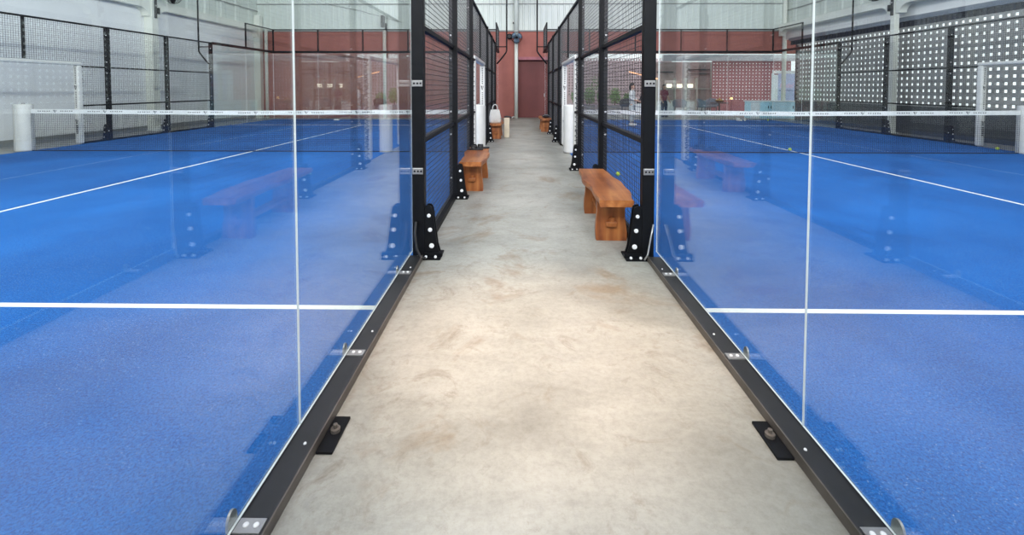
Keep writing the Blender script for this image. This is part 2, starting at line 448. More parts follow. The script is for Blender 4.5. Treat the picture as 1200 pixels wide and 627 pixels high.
# ------------------------------------------------------------------ glass
def glass(x0, x1, y0, y1, z0, z1, label, group):
    """a pane standing along x or along y; its ground edges are pale"""
    cx, cy = (x0 + x1) / 2, (y0 + y1) / 2
    m = MB(); x0 -= cx; x1 -= cx; y0 -= cy; y1 -= cy
    m.box(x0, x1, y0, y1, 0, z1 - z0)
    alongy = (y1 - y0) > (x1 - x0)
    o = m.build('glass_panel', ['clear_glass', 'glass_edge'], None, (cx, cy, z0))
    for p in o.data.polygons:
        nx = p.normal
        if not (abs(nx.x) > .5 if alongy else abs(nx.y) > .5): p.material_index = 1
    return tag(o, label, 'glass panel', group)
T = .004
for X, s, nm, J in ((-.892, -1, 'white-walled court', -7.96), (1.165, 1, 'block-walled court', -7.935)):
    glass(X - T, X + T, -10, J - .001, .047, 3, 'clear glass pane between camera and bright vertical joint, on the %s side' % nm, 'near glass panes beside the aisle')
    glass(X - T, X + T, J + .001, -6.0, .047, 3, 'clear glass pane between bright joint and first black post, on the %s side' % nm, 'near glass panes beside the aisle')
    for xx, wh in ((X, 'beside the aisle'), (X + s * 10, 'near the side wall')):
        for a, b, q in ((6.05, 7.996, 'next to the last fence post'), (8.004, 9.985, 'at the back corner')):
            glass(xx - T, xx + T, a, b, .02, 2.946, 'far side glass pane %s %s, %s' % (q, wh, nm), 'far side glass panes')
    for k, o in enumerate(('First', 'Second', 'Third', 'Fourth', 'Fifth')):
        a, b = X + s * 2 * k, X + s * 2 * (k + 1); a, b = min(a, b), max(a, b)
        glass(a + .012, b - .004, 9.992, 10.004, .02, 2.946, '%s back glass pane counted from the aisle, %s' % (o, nm), 'back glass panes')

# steel base beam under the near glass, with clips and floor anchors
def base_beam(X, s, label):
    t = thing('base_beam', label, 'steel beam', (X, -8.05, 0), 0, 'steel beams under the near glass')
    m = MB().box(s * -.012, s * .098, -2.0, 1.95, 0, .040)
    m.build('beam', 'beam_steel', t)
    MB().box(s * .0985, s * .1045, -2.0, 1.95, .002, .044).build('lip', 'lip_steel', t)
    for y in (-.33, .59, 1.60):
        c = MB().box(s * .006, s * .090, y - .024, y + .024, .0405, .046)
        k = c.build('clip', 'grey_steel', t); k['label'] = 'steel glass clip with two screws'
        dots('screw', [((s * x, y, .048), 'z', .009, .004) for x in (.035, .068)], 'bolt_steel', k)
        pr = [(y + .024 * math.cos(a), .058 + .036 * math.sin(a)) for a in (math.pi * i / 10 for i in range(11))]
        MB().prism([(y + .024, .042)] + pr + [(y - .024, .042)], 'x', s * -.0065, s * -.0145).build('clamp_disc', 'grey_steel', k)
    for y in (.0,):
        k = MB().box(s * .106, s * .172, y - .005, y + .185, 0, .012).build('anchor_plate', 'black_steel', t, bevel=.003)
        b = MB(); b.lathe((s * .142, y + .10, .012), [(.019, 0), (.019, .014), (.009, .016), (.009, .030), (.005, .032)], 12)
        b.build('anchor_bolt', 'lip_steel', k)
    dots('screw', [((s * .064, y, .041), 'z', .006, .004) for y in (-1.6, -.75, .0, .8, 1.7)], 'bolt_steel', t)
base_beam(-.892, 1, 'black steel base beam under the near glass of the white-walled court')
base_beam(1.165, -1, 'black steel base beam under the near glass of the block-walled court')

# ------------------------------------------------------------------ mesh crests over the far glass
def crest(X, s, label):
    t = thing('mesh_crest', label, 'fence', (X, 10, 0), 0, 'black mesh crests over the far glass')
    W = s * 10
    MB().box(min(0, W) - .04, max(0, W) + .04, -.04, .04, 2.948, 3.04).build('glass_rail', 'black_steel', t)
    MB().box(min(0, W), max(0, W), -.022, .022, 3.96, 4.0).build('top_rail', 'black_steel', t)
    for k in range(6):
        MB().box(s * 2 * k - .025, s * 2 * k + .025, -.03, .03, 3.04, 3.98).build('post', 'black_steel', t)
    for k in range(5):
        m = MB(); a, b = sorted((s * 2 * k, s * 2 * (k + 1))); wires(m, 0, a + .03, b - .03, 3.05, 3.95, axis='x'); m.build('mesh_panel', 'black_wire', t)
    for xx in (0, W):
        MB().box(xx - .04, xx + .04, -3.94, -.05, 2.948, 3.04).build('glass_rail', 'black_steel', t)
        MB().box(xx - .02, xx + .02, -2.0, -.04, 3.96, 4.0).build('top_rail', 'black_steel', t)
        MB().box(xx - .022, xx + .022, -2.03, -1.98, 3.04, 4.0).build('post', 'black_steel', t)
        m = MB(); wires(m, xx, -1.97, -.05, 3.05, 3.95); m.build('mesh_panel', 'black_wire', t)
    for k in range(1, 5):
        for z0, z1 in ((2.80, 2.85), (1.9, 1.93)):
            xk = s * 2 * k; MB().box(xk - .05, xk + .05, -.02, -.0085, z0, z1).build('glass_clip', 'grey_steel', t)
crest(-GL, -1, 'black mesh crest with steel rail above the far glass of the white-walled court')
crest(GR, 1, 'black mesh crest with steel rail above the far glass of the block-walled court')

# ------------------------------------------------------------------ nets
def vmark(m, x, y, z, w, h, axis='x', dn=1):
    """small swooping V emblem built of two leaning bars"""
    def q(pts):
        if axis == 'x': m.prism([(x + a * w, z + b * h) for a, b in pts], 'y', y, y + .0015 * dn)
        else: m.prism([(x + a * w, z + b * h) for a, b in pts], 'y', y, y + .0015 * dn)
    q([(-.5, .5), (-.18, .5), (.02, -.5), (-.12, -.5)]); q([(.5, .5), (.25, .35), (.0, -.5), (.1, -.5)]); q([(-.15, .5), (.1, .3), (.02, .05)])
def net(xa, xb, label):
    t = thing('padel_net', label, 'net', ((xa + xb) / 2, 0, 0), 0, 'nets across the two courts')
    w = (xb - xa) / 2
    def top(x): return .885 + .035 * abs(x) / w
    m = MB(); n = int(2 * w / .042)
    for i in range(n + 1):
        x = -w + 2 * w * i / n; m.box(x - .002, x + .002, -.0014, .0014, .02, top(x) - .05)
    for j in range(21):
        z = .03 + j * .042
        m.box(-w, w, -.0014, .0014, z - .002, z + .002)
    m.build('net_mesh', 'net_cord', t)
    m = MB(); N = 20
    for i in range(N):
        a, b = -w + 2 * w * i / N, -w + 2 * w * (i + 1) / N
        m.prism([(a, top(a) - .07), (b, top(b) - .07), (b, top(b) + .025), (a, top(a) + .025)], 'y', -.008, .008)
    tp = m.build('top_tape', 'tape_white', t)
    m = MB(); i = 0; x = -w + .55
    while x < w - .3:
        z = top(x) - .02
        vmark(m, x, -.0105, z, .085, .055)
        for sd in (-1, 1):
            xx = x + sd * .13
            for k in range(6):
                m.box(xx - .012, xx + .012, -.0095, -.0082, z - .010, z + .012); xx += sd * (.045 + .01 * (k % 2))
        x += 1.12
    m.build('printed_mark', 'pad_black', tp)
    MB().tube([(-w, 0, .018), (w, 0, .018)], .012, 6).build('bottom_cord', 'net_cord', t)
XP = {('L', 'far'): -GL - 10.10, ('L', 'aisle'): -.855, ('R', 'aisle'): 1.125, ('R', 'far'): 10.95}
net(XP['L', 'far'] + .17, XP['L', 'aisle'] - .15, 'dark net with white printed top tape across the court beside white wall')
net(XP['R', 'aisle'] + .15, XP['R', 'far'] - .17, 'dark net with white printed top tape across the court beside block wall')

# net posts wrapped in white padding
def post_pad(x, label, r):
    t = thing('net_post', label, 'net post', (x, 0, 0), 0, 'padded net posts')
    m = MB(); m.lathe((0, 0, .0), [(r * .98, .012), (r, .05), (r, 1.02), (r * .97, 1.045), (r * .55, 1.055)], 28)
    m.build('padding', 'pad_white', t, smooth=True)
    MB().box(-.006, .006, -r - .004, -r + .004, .03, 1.03).build('seam', 'tape_white', t)
    MB().tube([(0, 0, 1.04), (0, 0, 1.075)], .03, 10).build('post_cap', 'grey_steel', t)
post_pad(XP['L', 'far'], 'thick white padded net post beside the white wall', .165)
post_pad(XP['L', 'aisle'], 'white padded net post on aisle within the gateway of the white-walled court', .14)
post_pad(XP['R', 'aisle'], 'white padded net post on aisle within the gateway of the block-walled court', .14)
post_pad(XP['R', 'far'], 'white padded net post in front of the pierced block wall', .165)

# padded gateways
def gateway(X, s, label):
    t = thing('padded_gateway', label, 'gateway', (X, 0, 0), 0, 'white padded gateways at the nets')
    def upright(y0, y1):
        p = MB().box(-.062, .062, y0, y1, .03, 1.96).build('upright', 'pad_white', t, bevel=.03)
        m = MB(); yf = y0 - .004
        vmark(m, 0, yf, 1.42, .07, .10)
        for k in range(9):
            m.box(-.012, .016, yf, yf + .002, 1.52 + k * .045, 1.542 + k * .045)
            m.box(-.012, .016, yf, yf + .002, 1.29 - k * .045, 1.312 - k * .045)
        vmark(m, 0, yf, .58, .08, .11)
        for k in range(5): m.box(-.02, .025, yf, yf + .002, .46 - k * .045, .49 - k * .045)
        m.build('printed_mark', 'pad_black', p)
        # zigzag lacing on the outer edge
        pts = []; yl = y0 - .02 if y0 < 0 else y1 + .02
        for k in range(42):
            pts.append((.04 if k % 2 else -.04, yl - (.01 if k % 2 else -.01), .06 + k * .045))
        MB().tube(pts, .009, 5).build('lacing', 'black_rubber', p)
    upright(-1.22, -1.09); upright(1.09, 1.22)
    MB().box(-.06, .06, -1.22, 1.22, 1.962, 2.042).build('top_pad', 'pad_white', t, bevel=.025)
gateway(-GL, 1, 'white padded gateway on the aisle into the white-walled court')
gateway(GR, -1, 'white padded gateway on the aisle into the block-walled court')
gateway(-GL - 10, -1, 'white padded gateway in front of the white side wall')
gateway(GR + 10, 1, 'white padded gateway in front of the pierced block wall')

# ------------------------------------------------------------------ court light poles
def light_pole(X, s, label):
    t = thing('light_pole', label, 'light pole', (X + s * .0935, 6, 2.2), 0, 'black floodlight poles on the fences')
    ox = s * .37
    MB().tube([(s * .024, 0, .06), (s * .13, 0, .18), (ox - s * .03, 0, .45), (ox, 0, .52), (ox, 0, .60), (ox, 0, 4.0)], .026, 10).build('pole', 'black_steel', t, smooth=True)
    MB().tube([(s * .001, 0, .66), (ox, 0, .66)], .018, 8).build('strut', 'black_steel', t, smooth=True)
    MB().tube([(ox, 0, 3.98), (ox - s * .9, 0, 4.05)], .024, 8).build('arm', 'black_steel', t, smooth=True)
    h = MB().box(ox - s * 1.25, ox - s * .85, -.18, .18, 4.02, 4.10).build('lamp_head', 'black_steel', t, bevel=.01)
    MB().box(ox - s * 1.22, ox - s * .88, -.15, .15, 4.008, 4.018).build('lens', 'led', h)
light_pole(-GL, 1, 'black floodlight pole on the aisle fence, white-walled court side')
light_pole(GR, -1, 'black floodlight pole on the aisle fence, block-walled court side')
light_pole(-GL - 10, -1, 'black floodlight pole on the fence before the white wall')
light_pole(GR + 10, 1, 'black floodlight pole on the fence before the block wall')

# ------------------------------------------------------------------ benches
def make_bench(loc, rz, label):
    t = thing('wooden_bench', label, 'bench', loc, rz, 'live-edge wooden benches along the aisle')
    # live-edge slab: wavy outline, extruded and slightly dished
    N = 28; L = .76; m = MB(); vs = []; fs = []
    for i in range(N + 1):
        y = -L + 2 * L * i / N
        a = -.165 - .022 * math.sin(y * 4.2 + .4) - .010 * math.sin(y * 11)
        b = .170 + .030 * math.sin(y * 3.6 + 2.2) + .008 * math.sin(y * 13 + 1)
        for z, k in ((.385, .93), (.40, .99), (.435, 1.0), (.445, .97)):
            vs.append((a * k, y, z)); vs.append((b * k, y, z))
    R = 8
    for i in range(N):
        o = i * R; q = o + R
        ring = [0, 1, 3, 5, 7, 6, 4, 2]
        for k in range(8):
            u, v = ring[k], ring[(k + 1) % 8]; fs.append((o + u, o + v, q + v, q + u))
    fs.append((0, 2, 4, 6, 7, 5, 3, 1)); e = N * R; fs.append((e, e + 1, e + 3, e + 5, e + 7, e + 6, e + 4, e + 2))
    m.add(vs, fs); m.build('seat', 'wood_top', t)
    for y in (-.47, .42):
        outl = []
        for i in range(11):
            z = .384 * i / 10; outl.append((-.135 - .008 * math.sin(z * 16), z))
        for i in range(11):
            z = .384 * (10 - i) / 10; outl.append((.138 + .010 * math.sin(z * 14 + 1), z))
        lg = MB().prism(outl, 'y', y - .03, y + .03).build('leg', 'wood_leg', t)
        sy = -1 if y < 0 else 1
        w = MB().prism([(-.022, .135), (.022, .135), (.028, .225), (-.018, .225)], 'y', y + sy * .028, y + sy * .06).build('tusk_wedge', 'wood_leg', lg)
    MB().box(-.05, .05, -.54, .49, .14, .185).build('stretcher', 'wood_top', t, bevel=.006)
    return t
bench = make_bench((.878, -5.1, 0), math.radians(-1.6), 'glossy wooden bench before the block-walled court, nearest the camera')
copy_thing(bench, 'wooden bench holding black sandals beside the white-walled court', (-.628, -3.13, 0), math.radians(-.5))
copy_thing(bench, 'wooden bench with a white cotton bag on its near end', (-.625, 3.13, 0), 0)
copy_thing(bench, 'farthest wooden bench, beside the red doorway, with black pouch on it', (.88, 5.10, 0), math.pi)

def sandal(loc, rz, label):
    t = thing('sandal', label, 'sandal', loc, rz, 'black sandals on the bench')
    out = [(.045 * math.sin(2 * math.pi * k / 20) * (1 + .15 * math.cos(2 * math.pi * k / 20)), .13 * -math.cos(2 * math.pi * k / 20)) for k in range(20)]
    MB().prism(out, 'z', 0, .025).build('sole', 'black_rubber', t, bevel=.005)
    m = MB(); vs = []; fs = []
    for i in range(9):
        a = math.pi * i / 8
        for y in (-.02, .06): vs += [(.05 * math.cos(a), y, .024 + .05 * math.sin(a)), (.042 * math.cos(a), y, .024 + .042 * math.sin(a))]
    for i in range(8):
        o = 4 * i; fs += [(o, o + 2, o + 6, o + 4), (o + 1, o + 5, o + 7, o + 3), (o, o + 4, o + 5, o + 1), (o + 2, o + 3, o + 7, o + 6)]
    m.add(vs, fs); m.build('strap', 'black_rubber', t, smooth=True)
sandal((-.68, -2.74, .4455), math.radians(80), 'flat black sandal on the wooden bench, towards the fence')
sandal((-.59, -2.58, .4455), math.radians(105), 'flat black sandal on the wooden bench, towards the aisle')

# cotton tote on the bench
def tote(loc, label):
    t = thing('tote_bag', label, 'bag', loc)
    m = MB(); sec = [(0, .15, .075), (.02, .165, .09), (.16, .16, .085), (.30, .135, .06), (.37, .115, .025)]; n = 20; vs = []; fs = []
    for j, (z, a, b) in enumerate(sec):
        for k in range(n):
            th = 2 * math.pi * k / n; w = 1 + .05 * math.sin(5 * th + j)
            cx, sx = math.cos(th), math.sin(th)
            vs.append((a * w * math.copysign(abs(cx) ** .6, cx), b * w * math.copysign(abs(sx) ** .6, sx), z))
    for j in range(len(sec) - 1):
        for k in range(n): fs.append((j * n + k, j * n + (k + 1) % n, (j + 1) * n + (k + 1) % n, (j + 1) * n + k))
    fs += [tuple(range(n))[::-1], tuple(range(4 * n, 5 * n))]
    m.add(vs, fs); m.build('body', 'bag_cotton', t, smooth=True)
    for y in (-.022, .022):
        MB().tube([(-.07, y, .36)] + [(-.07 * math.cos(a), y, .40 + .11 * math.sin(a)) for a in (math.pi * i / 8 for i in range(9))] + [(.07, y, .36)], .013, 8).build('handle', 'bag_cotton', t, smooth=True)
tote((-.65, 2.70, .4455), 'white cotton tote bag with loop handles on bench by the fence')
t = thing('paper_bag', 'cream bag with a dark rim standing beyond the white tote', 'bag', (-.33, 3.05, 0))
m = MB().prism([(-.07, 0), (.07, 0), (.08, .56), (-.08, .56)], 'y', -.07, .07); m.build('body', 'cream_paper', t, bevel=.01)
MB().tube([(-.08, 0, .583), (.0, 0, .60), (.10, 0, .585), (.13, 0, .56)], .022, 8).build('handle', 'black_rubber', t, smooth=True)
t = thing('pouch', 'small black pouch lying on the farthest bench', 'pouch', (.90, 4.75, .4455))
MB().ell((0, 0, .06), (.13, .10, .06), 16, 10).build('body', 'cloth_black', t, smooth=True)
MB().tube([(-.12, -.05, .06), (-.05, -.08, .10), (.04, -.08, .10), (.11, -.05, .06)], .008, 6).build('zip', 'grey_steel', t)

# balls and small things on the courts
BALLS = [((1.60, -2.60), 'yellow-green ball on the turf behind the near bench'),
         ((6.10, .34), 'yellow-green ball on the white centre line behind the net'),
         ((10.72, 9.55), 'yellow-green ball near the back glass of the block-walled court'),
         ((10.99, .62), 'yellow-green ball by the gateway before the block wall')]
for (x, y), lb in BALLS:
    z0 = .0125 if x < 10.9 else .0005
    o = MB().ell((0, 0, .036), .035, 18, 12).build('padel_ball', 'ball_felt', None, (x, y, z0), smooth=True)
    tag(o, lb, 'ball', 'stray balls'); o.location.z = z0 + (.0 if x < 10.9 else .0)
    ring = [(.0352 * math.cos(a), .0352 * math.sin(a) * .8, .036 + .0352 * .6 * math.sin(2 * a) * .5) for a in (2 * math.pi * k / 24 for k in range(25))]
    MB().tube(ring, .0022, 4).build('seam', 'tape_white', o)
def shoe(loc, rz, label):
    t = thing('shoe', label, 'shoe', loc, rz, 'white shoes by the back glass')
    out = [(.047 * math.sin(2 * math.pi * k / 20) * (1 + .12 * math.cos(2 * math.pi * k / 20)), -.14 * math.cos(2 * math.pi * k / 20)) for k in range(20)]
    MB().prism(out, 'z', 0, .028).build('sole', 'tape_white', t, bevel=.004)
    m = MB(); secs = [(-.135, .02, .035), (-.09, .043, .065), (-.02, .044, .075), (.04, .040, .115), (.09, .040, .135), (.13, .03, .13)]; vs = []; fs = []
    for y, wd, h in secs:
        for k in range(8):
            a = math.pi * k / 7; vs.append((wd * math.cos(a), y, .027 + (h - .02) * math.sin(a)))
    for i in range(len(secs) - 1):
        for k in range(7): fs.append((i * 8 + k, i * 8 + k + 1, i * 8 + 9 + k, i * 8 + 8 + k))
    fs += [tuple(range(8)), tuple(range(40, 48))]
    m.add(vs, fs); m.build('upper', 'cloth_white', t, smooth=True)
    MB().tube([(-.03, -.03, .10), (.03, -.01, .105), (-.03, .015, .115), (.03, .03, .12)], .004, 5).build('laces', 'tape_white', t)
shoe((9.50, 9.55, .0125), .5, 'white shoe at the back glass, the one towards the aisle')
shoe((9.76, 9.6, .0125), -.4, 'white shoe at the back glass, the one towards the blue desk')
t = thing('water_bottle', 'small clear bottle lying by the back glass of white-walled court', 'bottle', (-7.75, 9.15, .0125))
MB().tube([(-.11, 0, .036), (-.10, .0, .036), (.06, .02, .036), (.085, .022, .036), (.10, .024, .036)], [.03, .035, .035, .018, .014], 14).build('body', 'plastic_clear', t, smooth=True)
MB().tube([(.10, .024, .036), (.125, .027, .036)], .016, 12).build('cap', 'tape_white', t)

# ------------------------------------------------------------------ fans, speaker, column fittings
def fan(loc, rz, tilt, label, r=.26, blade='fan_blue'):
    t = thing('wall_fan', label, 'fan', loc, rz, 'wall fans'); t.rotation_euler = (tilt, 0, rz)
    m = MB()
    for yy, rr in ((-.09, r * .92), (-.03, r), (.04, r), (.09, r * .75), (-.12, r * .45)):
        m.tube([(rr * math.cos(a), yy, rr * math.sin(a)) for a in (2 * math.pi * k / 28 for k in range(29))], .006, 5)
    for k in range(20):
        a = 2 * math.pi * k / 20; c, s_ = math.cos(a), math.sin(a)
        m.tube([(.05 * c, -.13, .05 * s_), (r * .45 * c, -.12, r * .45 * s_), (r * .92 * c, -.09, r * .92 * s_), (r * c, 0, r * s_), (r * .75 * c, .09, r * .75 * s_)], .0035, 4)
    m.build('cage', 'black_steel', t)
    for k in range(3):
        a = 2 * math.pi * k / 3 + .5; mb = MB(); vs = []
        for i in range(7):
            q = i / 6; rr = .04 + (r * .82) * q; w = .035 + .09 * math.sin(math.pi * min(1, q * .8 + .1))
            for sd in (-1, 1):
                x, z = rr, sd * w; vs.append((x * math.cos(a) - z * math.sin(a), -.03 + sd * .025, x * math.sin(a) + z * math.cos(a)))
        n = len(vs); vs += [(x, y + .004, z) for x, y, z in vs]
        fs = []
        for i in range(6):
            o = 2 * i; fs += [(o, o + 1, o + 3, o + 2), (n + o, n + o + 2, n + o + 3, n + o + 1), (o, o + 2, n + o + 2, n + o), (o + 1, n + o + 1, n + o + 3, o + 3)]
        mb.add(vs, fs); mb.build('blade', blade, t, smooth=True)
    MB().tube([(0, -.14, 0), (0, -.12, 0), (0, .06, 0), (0, .16, 0)], [.03, .05, .07, .05], 14).build('motor', 'black_steel', t, smooth=True)
    MB().tube([(0, .15, 0), (0, .24, -.05)], .02, 8).build('arm', 'black_steel', t, smooth=True)
fan((-.08, 10.55, 3.70), 0, math.radians(8), 'blue-bladed fan on the white post above the red doorway', .25)
fan((-11.62, 5.25, 4.52), math.radians(80), math.radians(12), 'round black fan beside the column on the white wall', .28, 'black_steel')
fan((11.45, 4.9, 4.50), math.radians(-80), math.radians(12), 'round black fan beside the column on block wall side', .28, 'black_steel')
t = thing('wall_speaker', 'small round black speaker on the red wall above the doorway', 'speaker', (-.42, YB - .001, 3.80))
MB().tube([(0, 0, 0), (0, -.12, 0), (0, -.16, 0)], [.13, .13, .10], 18).build('body', 'black_steel', t, smooth=True)
MB().tube([(0, -.155, 0), (0, -.168, 0)], .085, 16).build('grille', 'black_rubber', t)
t = thing('wall_camera', 'tiny dark camera on the pale ribbed wall above the doorway', 'camera', (-.22, YB - .06, 4.45))
MB().tube([(0, 0, 0), (0, -.14, -.05)], .035, 10).build('body', 'black_steel', t, smooth=True)
MB().box(-.02, .1, -.02, .005, .02, .06).build('mount', 'grey_steel', t)
for X, y, sg, lb in ((XL + .27, 4.85, 1, 'black cable fitting down the column of the white wall'), (XR - .45, 4.55, -1, 'black cable fitting down the column of the block wall')):
    t = thing('cable_fitting', lb, 'cable fitting', (X + sg * .001, y, 3.7))
    MB().box(0, sg * .05, -.03, .03, 0, 1.0).build('conduit', 'black_rubber', t)
    MB().box(0, sg * .09, .031, .10, .14, .34).build('box', 'black_steel', t)
    for z in (.38, .66): MB().box(sg * .051, sg * .06, -.05, .05, z, z + .04).build('clamp', 'grey_steel', t)

# ------------------------------------------------------------------ terrace behind the block-walled court
w = MB(); pierced(w, 20.0, 1.4, 46, 13, .9, .10, .115, .105, 'x'); struct(w, 'wall_terrace', 'pink_block')
struct(MB().box(1.4, 10.14, 20.0, 20.1, 0, .9), 'wall_terrace_base', 'pink_block')
struct(MB().box(1.4, 10.14, 20.6, 20.7, 0, 3.2), 'wall_terrace_rear', 'shelf_brown')
w = MB(); pierced(w, 16.6, 11.35, 24, 14, .66, .05, .062, .052, 'x'); struct(w, 'wall_terrace_maroon', 'maroon_block')
struct(MB().box(11.35, 15.91, 16.6, 16.68, 0, .66), 'wall_terrace_maroon_base', 'maroon_block')
struct(MB().box(8.4, 16.2, 16.3, 16.5, 2.98, 3.34), 'trim_11', 'banner_grey')
# shelf bay between the two screens
t = thing('shelf_bay', 'brown wall bay with pale shelf bars behind the terrace chairs', 'shelving', (10.05, 17.6, 0))
MB().box(-1.75, 1.75, .1, .2, 0, 3.0).build('back_panel', 'shelf_brown', t)
for z in (.62, 1.34): MB().box(-1.75, 1.75, -.18, .1, z, z + .05).build('shelf', 'shelf_frame', t)
for x in (-1.7, -.55, .1, .75, 1.68): MB().box(x - .03, x + .03, -.2, .1, 0, 2.0 if x < 1 else 3.0).build('upright', 'shelf_frame', t)
for x0, x1, z in ((-1.6, -.6, 2.35), (.3, 1.6, 2.5), (.4, 1.6, 2.25)): MB().box(x0, x1, .02, .1, z, z + .07).build('slat', 'chair_dark', t)
MB().box(-1.7, 1.7, -.02, .098, 0, .60).build('cupboard_front', 'desk_white', t)
for i, x in enumerate((9.15, 9.78, 10.42)):
    l = thing('shelf_lamp', 'glowing box lamp on the shelf, %s' % ('nearest the maroon person', 'middle of the three', 'nearest the maroon block screen')[i], 'lamp', (x, 17.5, 1.391), 0, 'shelf lamps')
    MB().box(-.15, .15, -.06, .06, .05, .26).build('shade', 'lamp_white', l, bevel=.02)
    MB().box(-.05, .05, -.04, .04, 0, .049).build('base', 'shelf_frame', l)
def strip(p0, p1, label, m='reflection_orange'):  # glowing tube imitates a reflection of unknown origin, no lamp hangs here
    p0, p1 = Vector(p0), Vector(p1); t = thing('reflection_streak', label, 'imitated reflection', (p0.x, p0.y, 0)); b = Vector((p0.x, p0.y, 0))
    MB().tube([p0 - b, p1 - b], .035, 8).build('tube', m, t)
    for q in (p0, p1): MB().tube([(q.x - b.x, q.y - b.y, 0), (q.x - b.x, q.y - b.y, q.z - .036)], .012, 6).build('stand', 'shelf_frame', t)  # made-up stands holding the streak up
strip((6.75, 17.6, 2.40), (8.3, 17.0, 1.95), 'orange glowing streak imitating a reflection, slanting before the pink block screen')

def chair(loc, rz, label, mt='chair_fabric'):
    t = thing('lounge_chair', label, 'chair', loc, rz, 'terrace chairs')
    MB().box(-.27, .27, -.27, .25, .36, .46).build('seat', mt, t, bevel=.03)
    m = MB(); vs = []; fs = []; N = 10
    for i in range(N + 1):
        a = math.pi * (i / N); c, s_ = math.cos(a), math.sin(a); zt = .62 + .22 * s_
        for rr, z in ((.27, .40), (.33, .40), (.37, zt), (.31, zt)): vs.append((rr * c, -.02 + rr * s_ * .95, z))
    for i in range(N):
        o = 4 * i
        for k in range(4): fs.append((o + k, o + (k + 1) % 4, o + 4 + (k + 1) % 4, o + 4 + k))
    fs += [(0, 1, 2, 3), (4 * N, 4 * N + 3, 4 * N + 2, 4 * N + 1)]
    m.add(vs, fs); m.build('backrest', mt, t, smooth=False)
    for x in (-.22, .22):
        for y in (-.22, .2): MB().tube([(x * 1.12, y * 1.1, 0), (x, y, .36)], [.014, .02], 8).build('leg', 'chair_dark', t)
    return t
chair((8.75, 14.6, 0), math.radians(160), 'grey-blue tub chair beside the maroon-shirted person')
chair((9.95, 14.4, 0), math.radians(40), 'grey-blue tub chair at the fruit table')
chair((10.75, 15.2, 0), math.radians(-25), 'grey-blue tub chair close to the maroon block screen')
chair((6.05, 15.4, 0), math.radians(170), 'dark tub chair in front of the shrubs', 'chair_dark')
chair((7.02, 15.3, 0), math.radians(-10), 'dark tub chair carrying the seated person', 'chair_dark')
t = thing('low_table', 'low dark table holding a fruit basket', 'table', (10.72, 14.2, 0))
MB().lathe((0, 0, .60), [(.45, 0), (.46, .02), (.45, .04)], 24).build('table_top', 'chair_dark', t)
MB().lathe((0, 0, 0), [(.26, 0), (.26, .02), (.04, .05), (.035, .6)], 16).build('pedestal', 'chair_dark', t)
t = thing('fruit_basket', 'brown wicker basket heaped with fruit on the dark table', 'basket', (10.7, 14.15, .641))
MB().lathe((0, 0, 0), [(.14, 0), (.24, .10), (.26, .11), (.23, .10), (.13, .02)], 20).build('basket', 'basket', t)
for k in range(9):
    a = 2 * math.pi * k / 7; rr = .125 if k < 7 else .0; zz = .641 + (.135 if k < 7 else .11 if k == 7 else .215)
    o = MB().ell((0, 0, 0), .05, 12, 8).build('fruit', 'fruit', None, (10.7 + rr * math.cos(a), 14.15 + rr * math.sin(a), zz), smooth=True)
    tag(o, 'brown-orange fruit heaped in the basket on the dark table', 'fruit', 'fruit in the basket')
t = thing('globe_lamp', 'small warm globe lamp glowing before the maroon block screen', 'lamp', (12.35, 16.3, 0))
MB().ell((0, 0, .82), .07, 16, 10).build('globe', 'lamp_warm', t, smooth=True)
MB().tube([(0, 0, .75), (0, 0, .02)], .012, 8).build('stem', 'black_steel', t)
MB().lathe((0, 0, 0), [(.1, 0), (.1, .02), (.02, .03)], 16).build('base', 'black_steel', t)

# reception desk and banner
t = thing('reception_desk', 'pale blue reception desk with white top behind the back glass', 'desk', (11.40, 10.62, 0))
MB().box(-1.0, 1.0, -.2, .3, .05, .80).build('carcass', 'desk_blue', t, bevel=.01)
MB().box(-1.03, 1.03, -.24, .34, .801, .85).build('counter_top', 'desk_white', t, bevel=.008)
MB().box(-.98, -.58, -.225, -.201, .06, .79).build('end_panel', 'desk_white', t, bevel=.01)
for x0, x1, hx in ((-.56, -.16, -.2), (-.14, .3, -.08), (.32, .98, .9)):
    d = MB().box(x0, x1, -.22, -.201, .07, .79).build('door', 'desk_blue', t, bevel=.006)
    MB().box(hx - .012, hx + .012, -.24, -.221, .50, .62).build('handle', 'black_steel', d)
t = thing('banner_stand', 'blue banner with pink lettering in a white frame behind desk', 'banner', (12.75, 11.75, 0))
MB().box(-.36, .42, 0, .02, .55, 2.10).build('print', 'banner_blue', t)
MB().box(-.55, -.37, .0, .03, .3, 2.05).build('side_panel', 'desk_white', t)
MB().box(-.62, .60, -.03, .05, 2.11, 2.24).build('top_bar', 'desk_white', t, bevel=.01)
MB().box(.43, .55, -.03, .05, .0, 2.10).build('upright', 'desk_white', t, bevel=.01)
MB().box(-.66, -.56, -.03, .05, .0, 2.10).build('upright', 'desk_white', t, bevel=.01)
cu = bpy.data.curves.new('lettering', 'FONT'); cu.body = 'Padel'; cu.size = .30; cu.extrude = .004; cu.align_x = 'CENTER'; cu.shear = .2
tmp = bpy.data.objects.new('lettering', cu); C.objects.link(tmp)
me = bpy.data.meshes.new_from_object(tmp.evaluated_get(bpy.context.evaluated_depsgraph_get())); bpy.data.objects.remove(tmp)
me.materials.clear(); me.materials.append(MATS['text_pink'])
o = bpy.data.objects.new('lettering', me); C.objects.link(o); o.parent = t; o.location = (.03, -.006, 1.44); o.rotation_euler = (math.pi / 2, 0, 0)
m = MB()
for k in range(9): m.box(-.30 + k * .07, -.25 + k * .07, -.006, -.001, 1.27 + .012 * (k % 3), 1.33 + .01 * (k % 2))
m.build('small_print', 'text_navy', t)

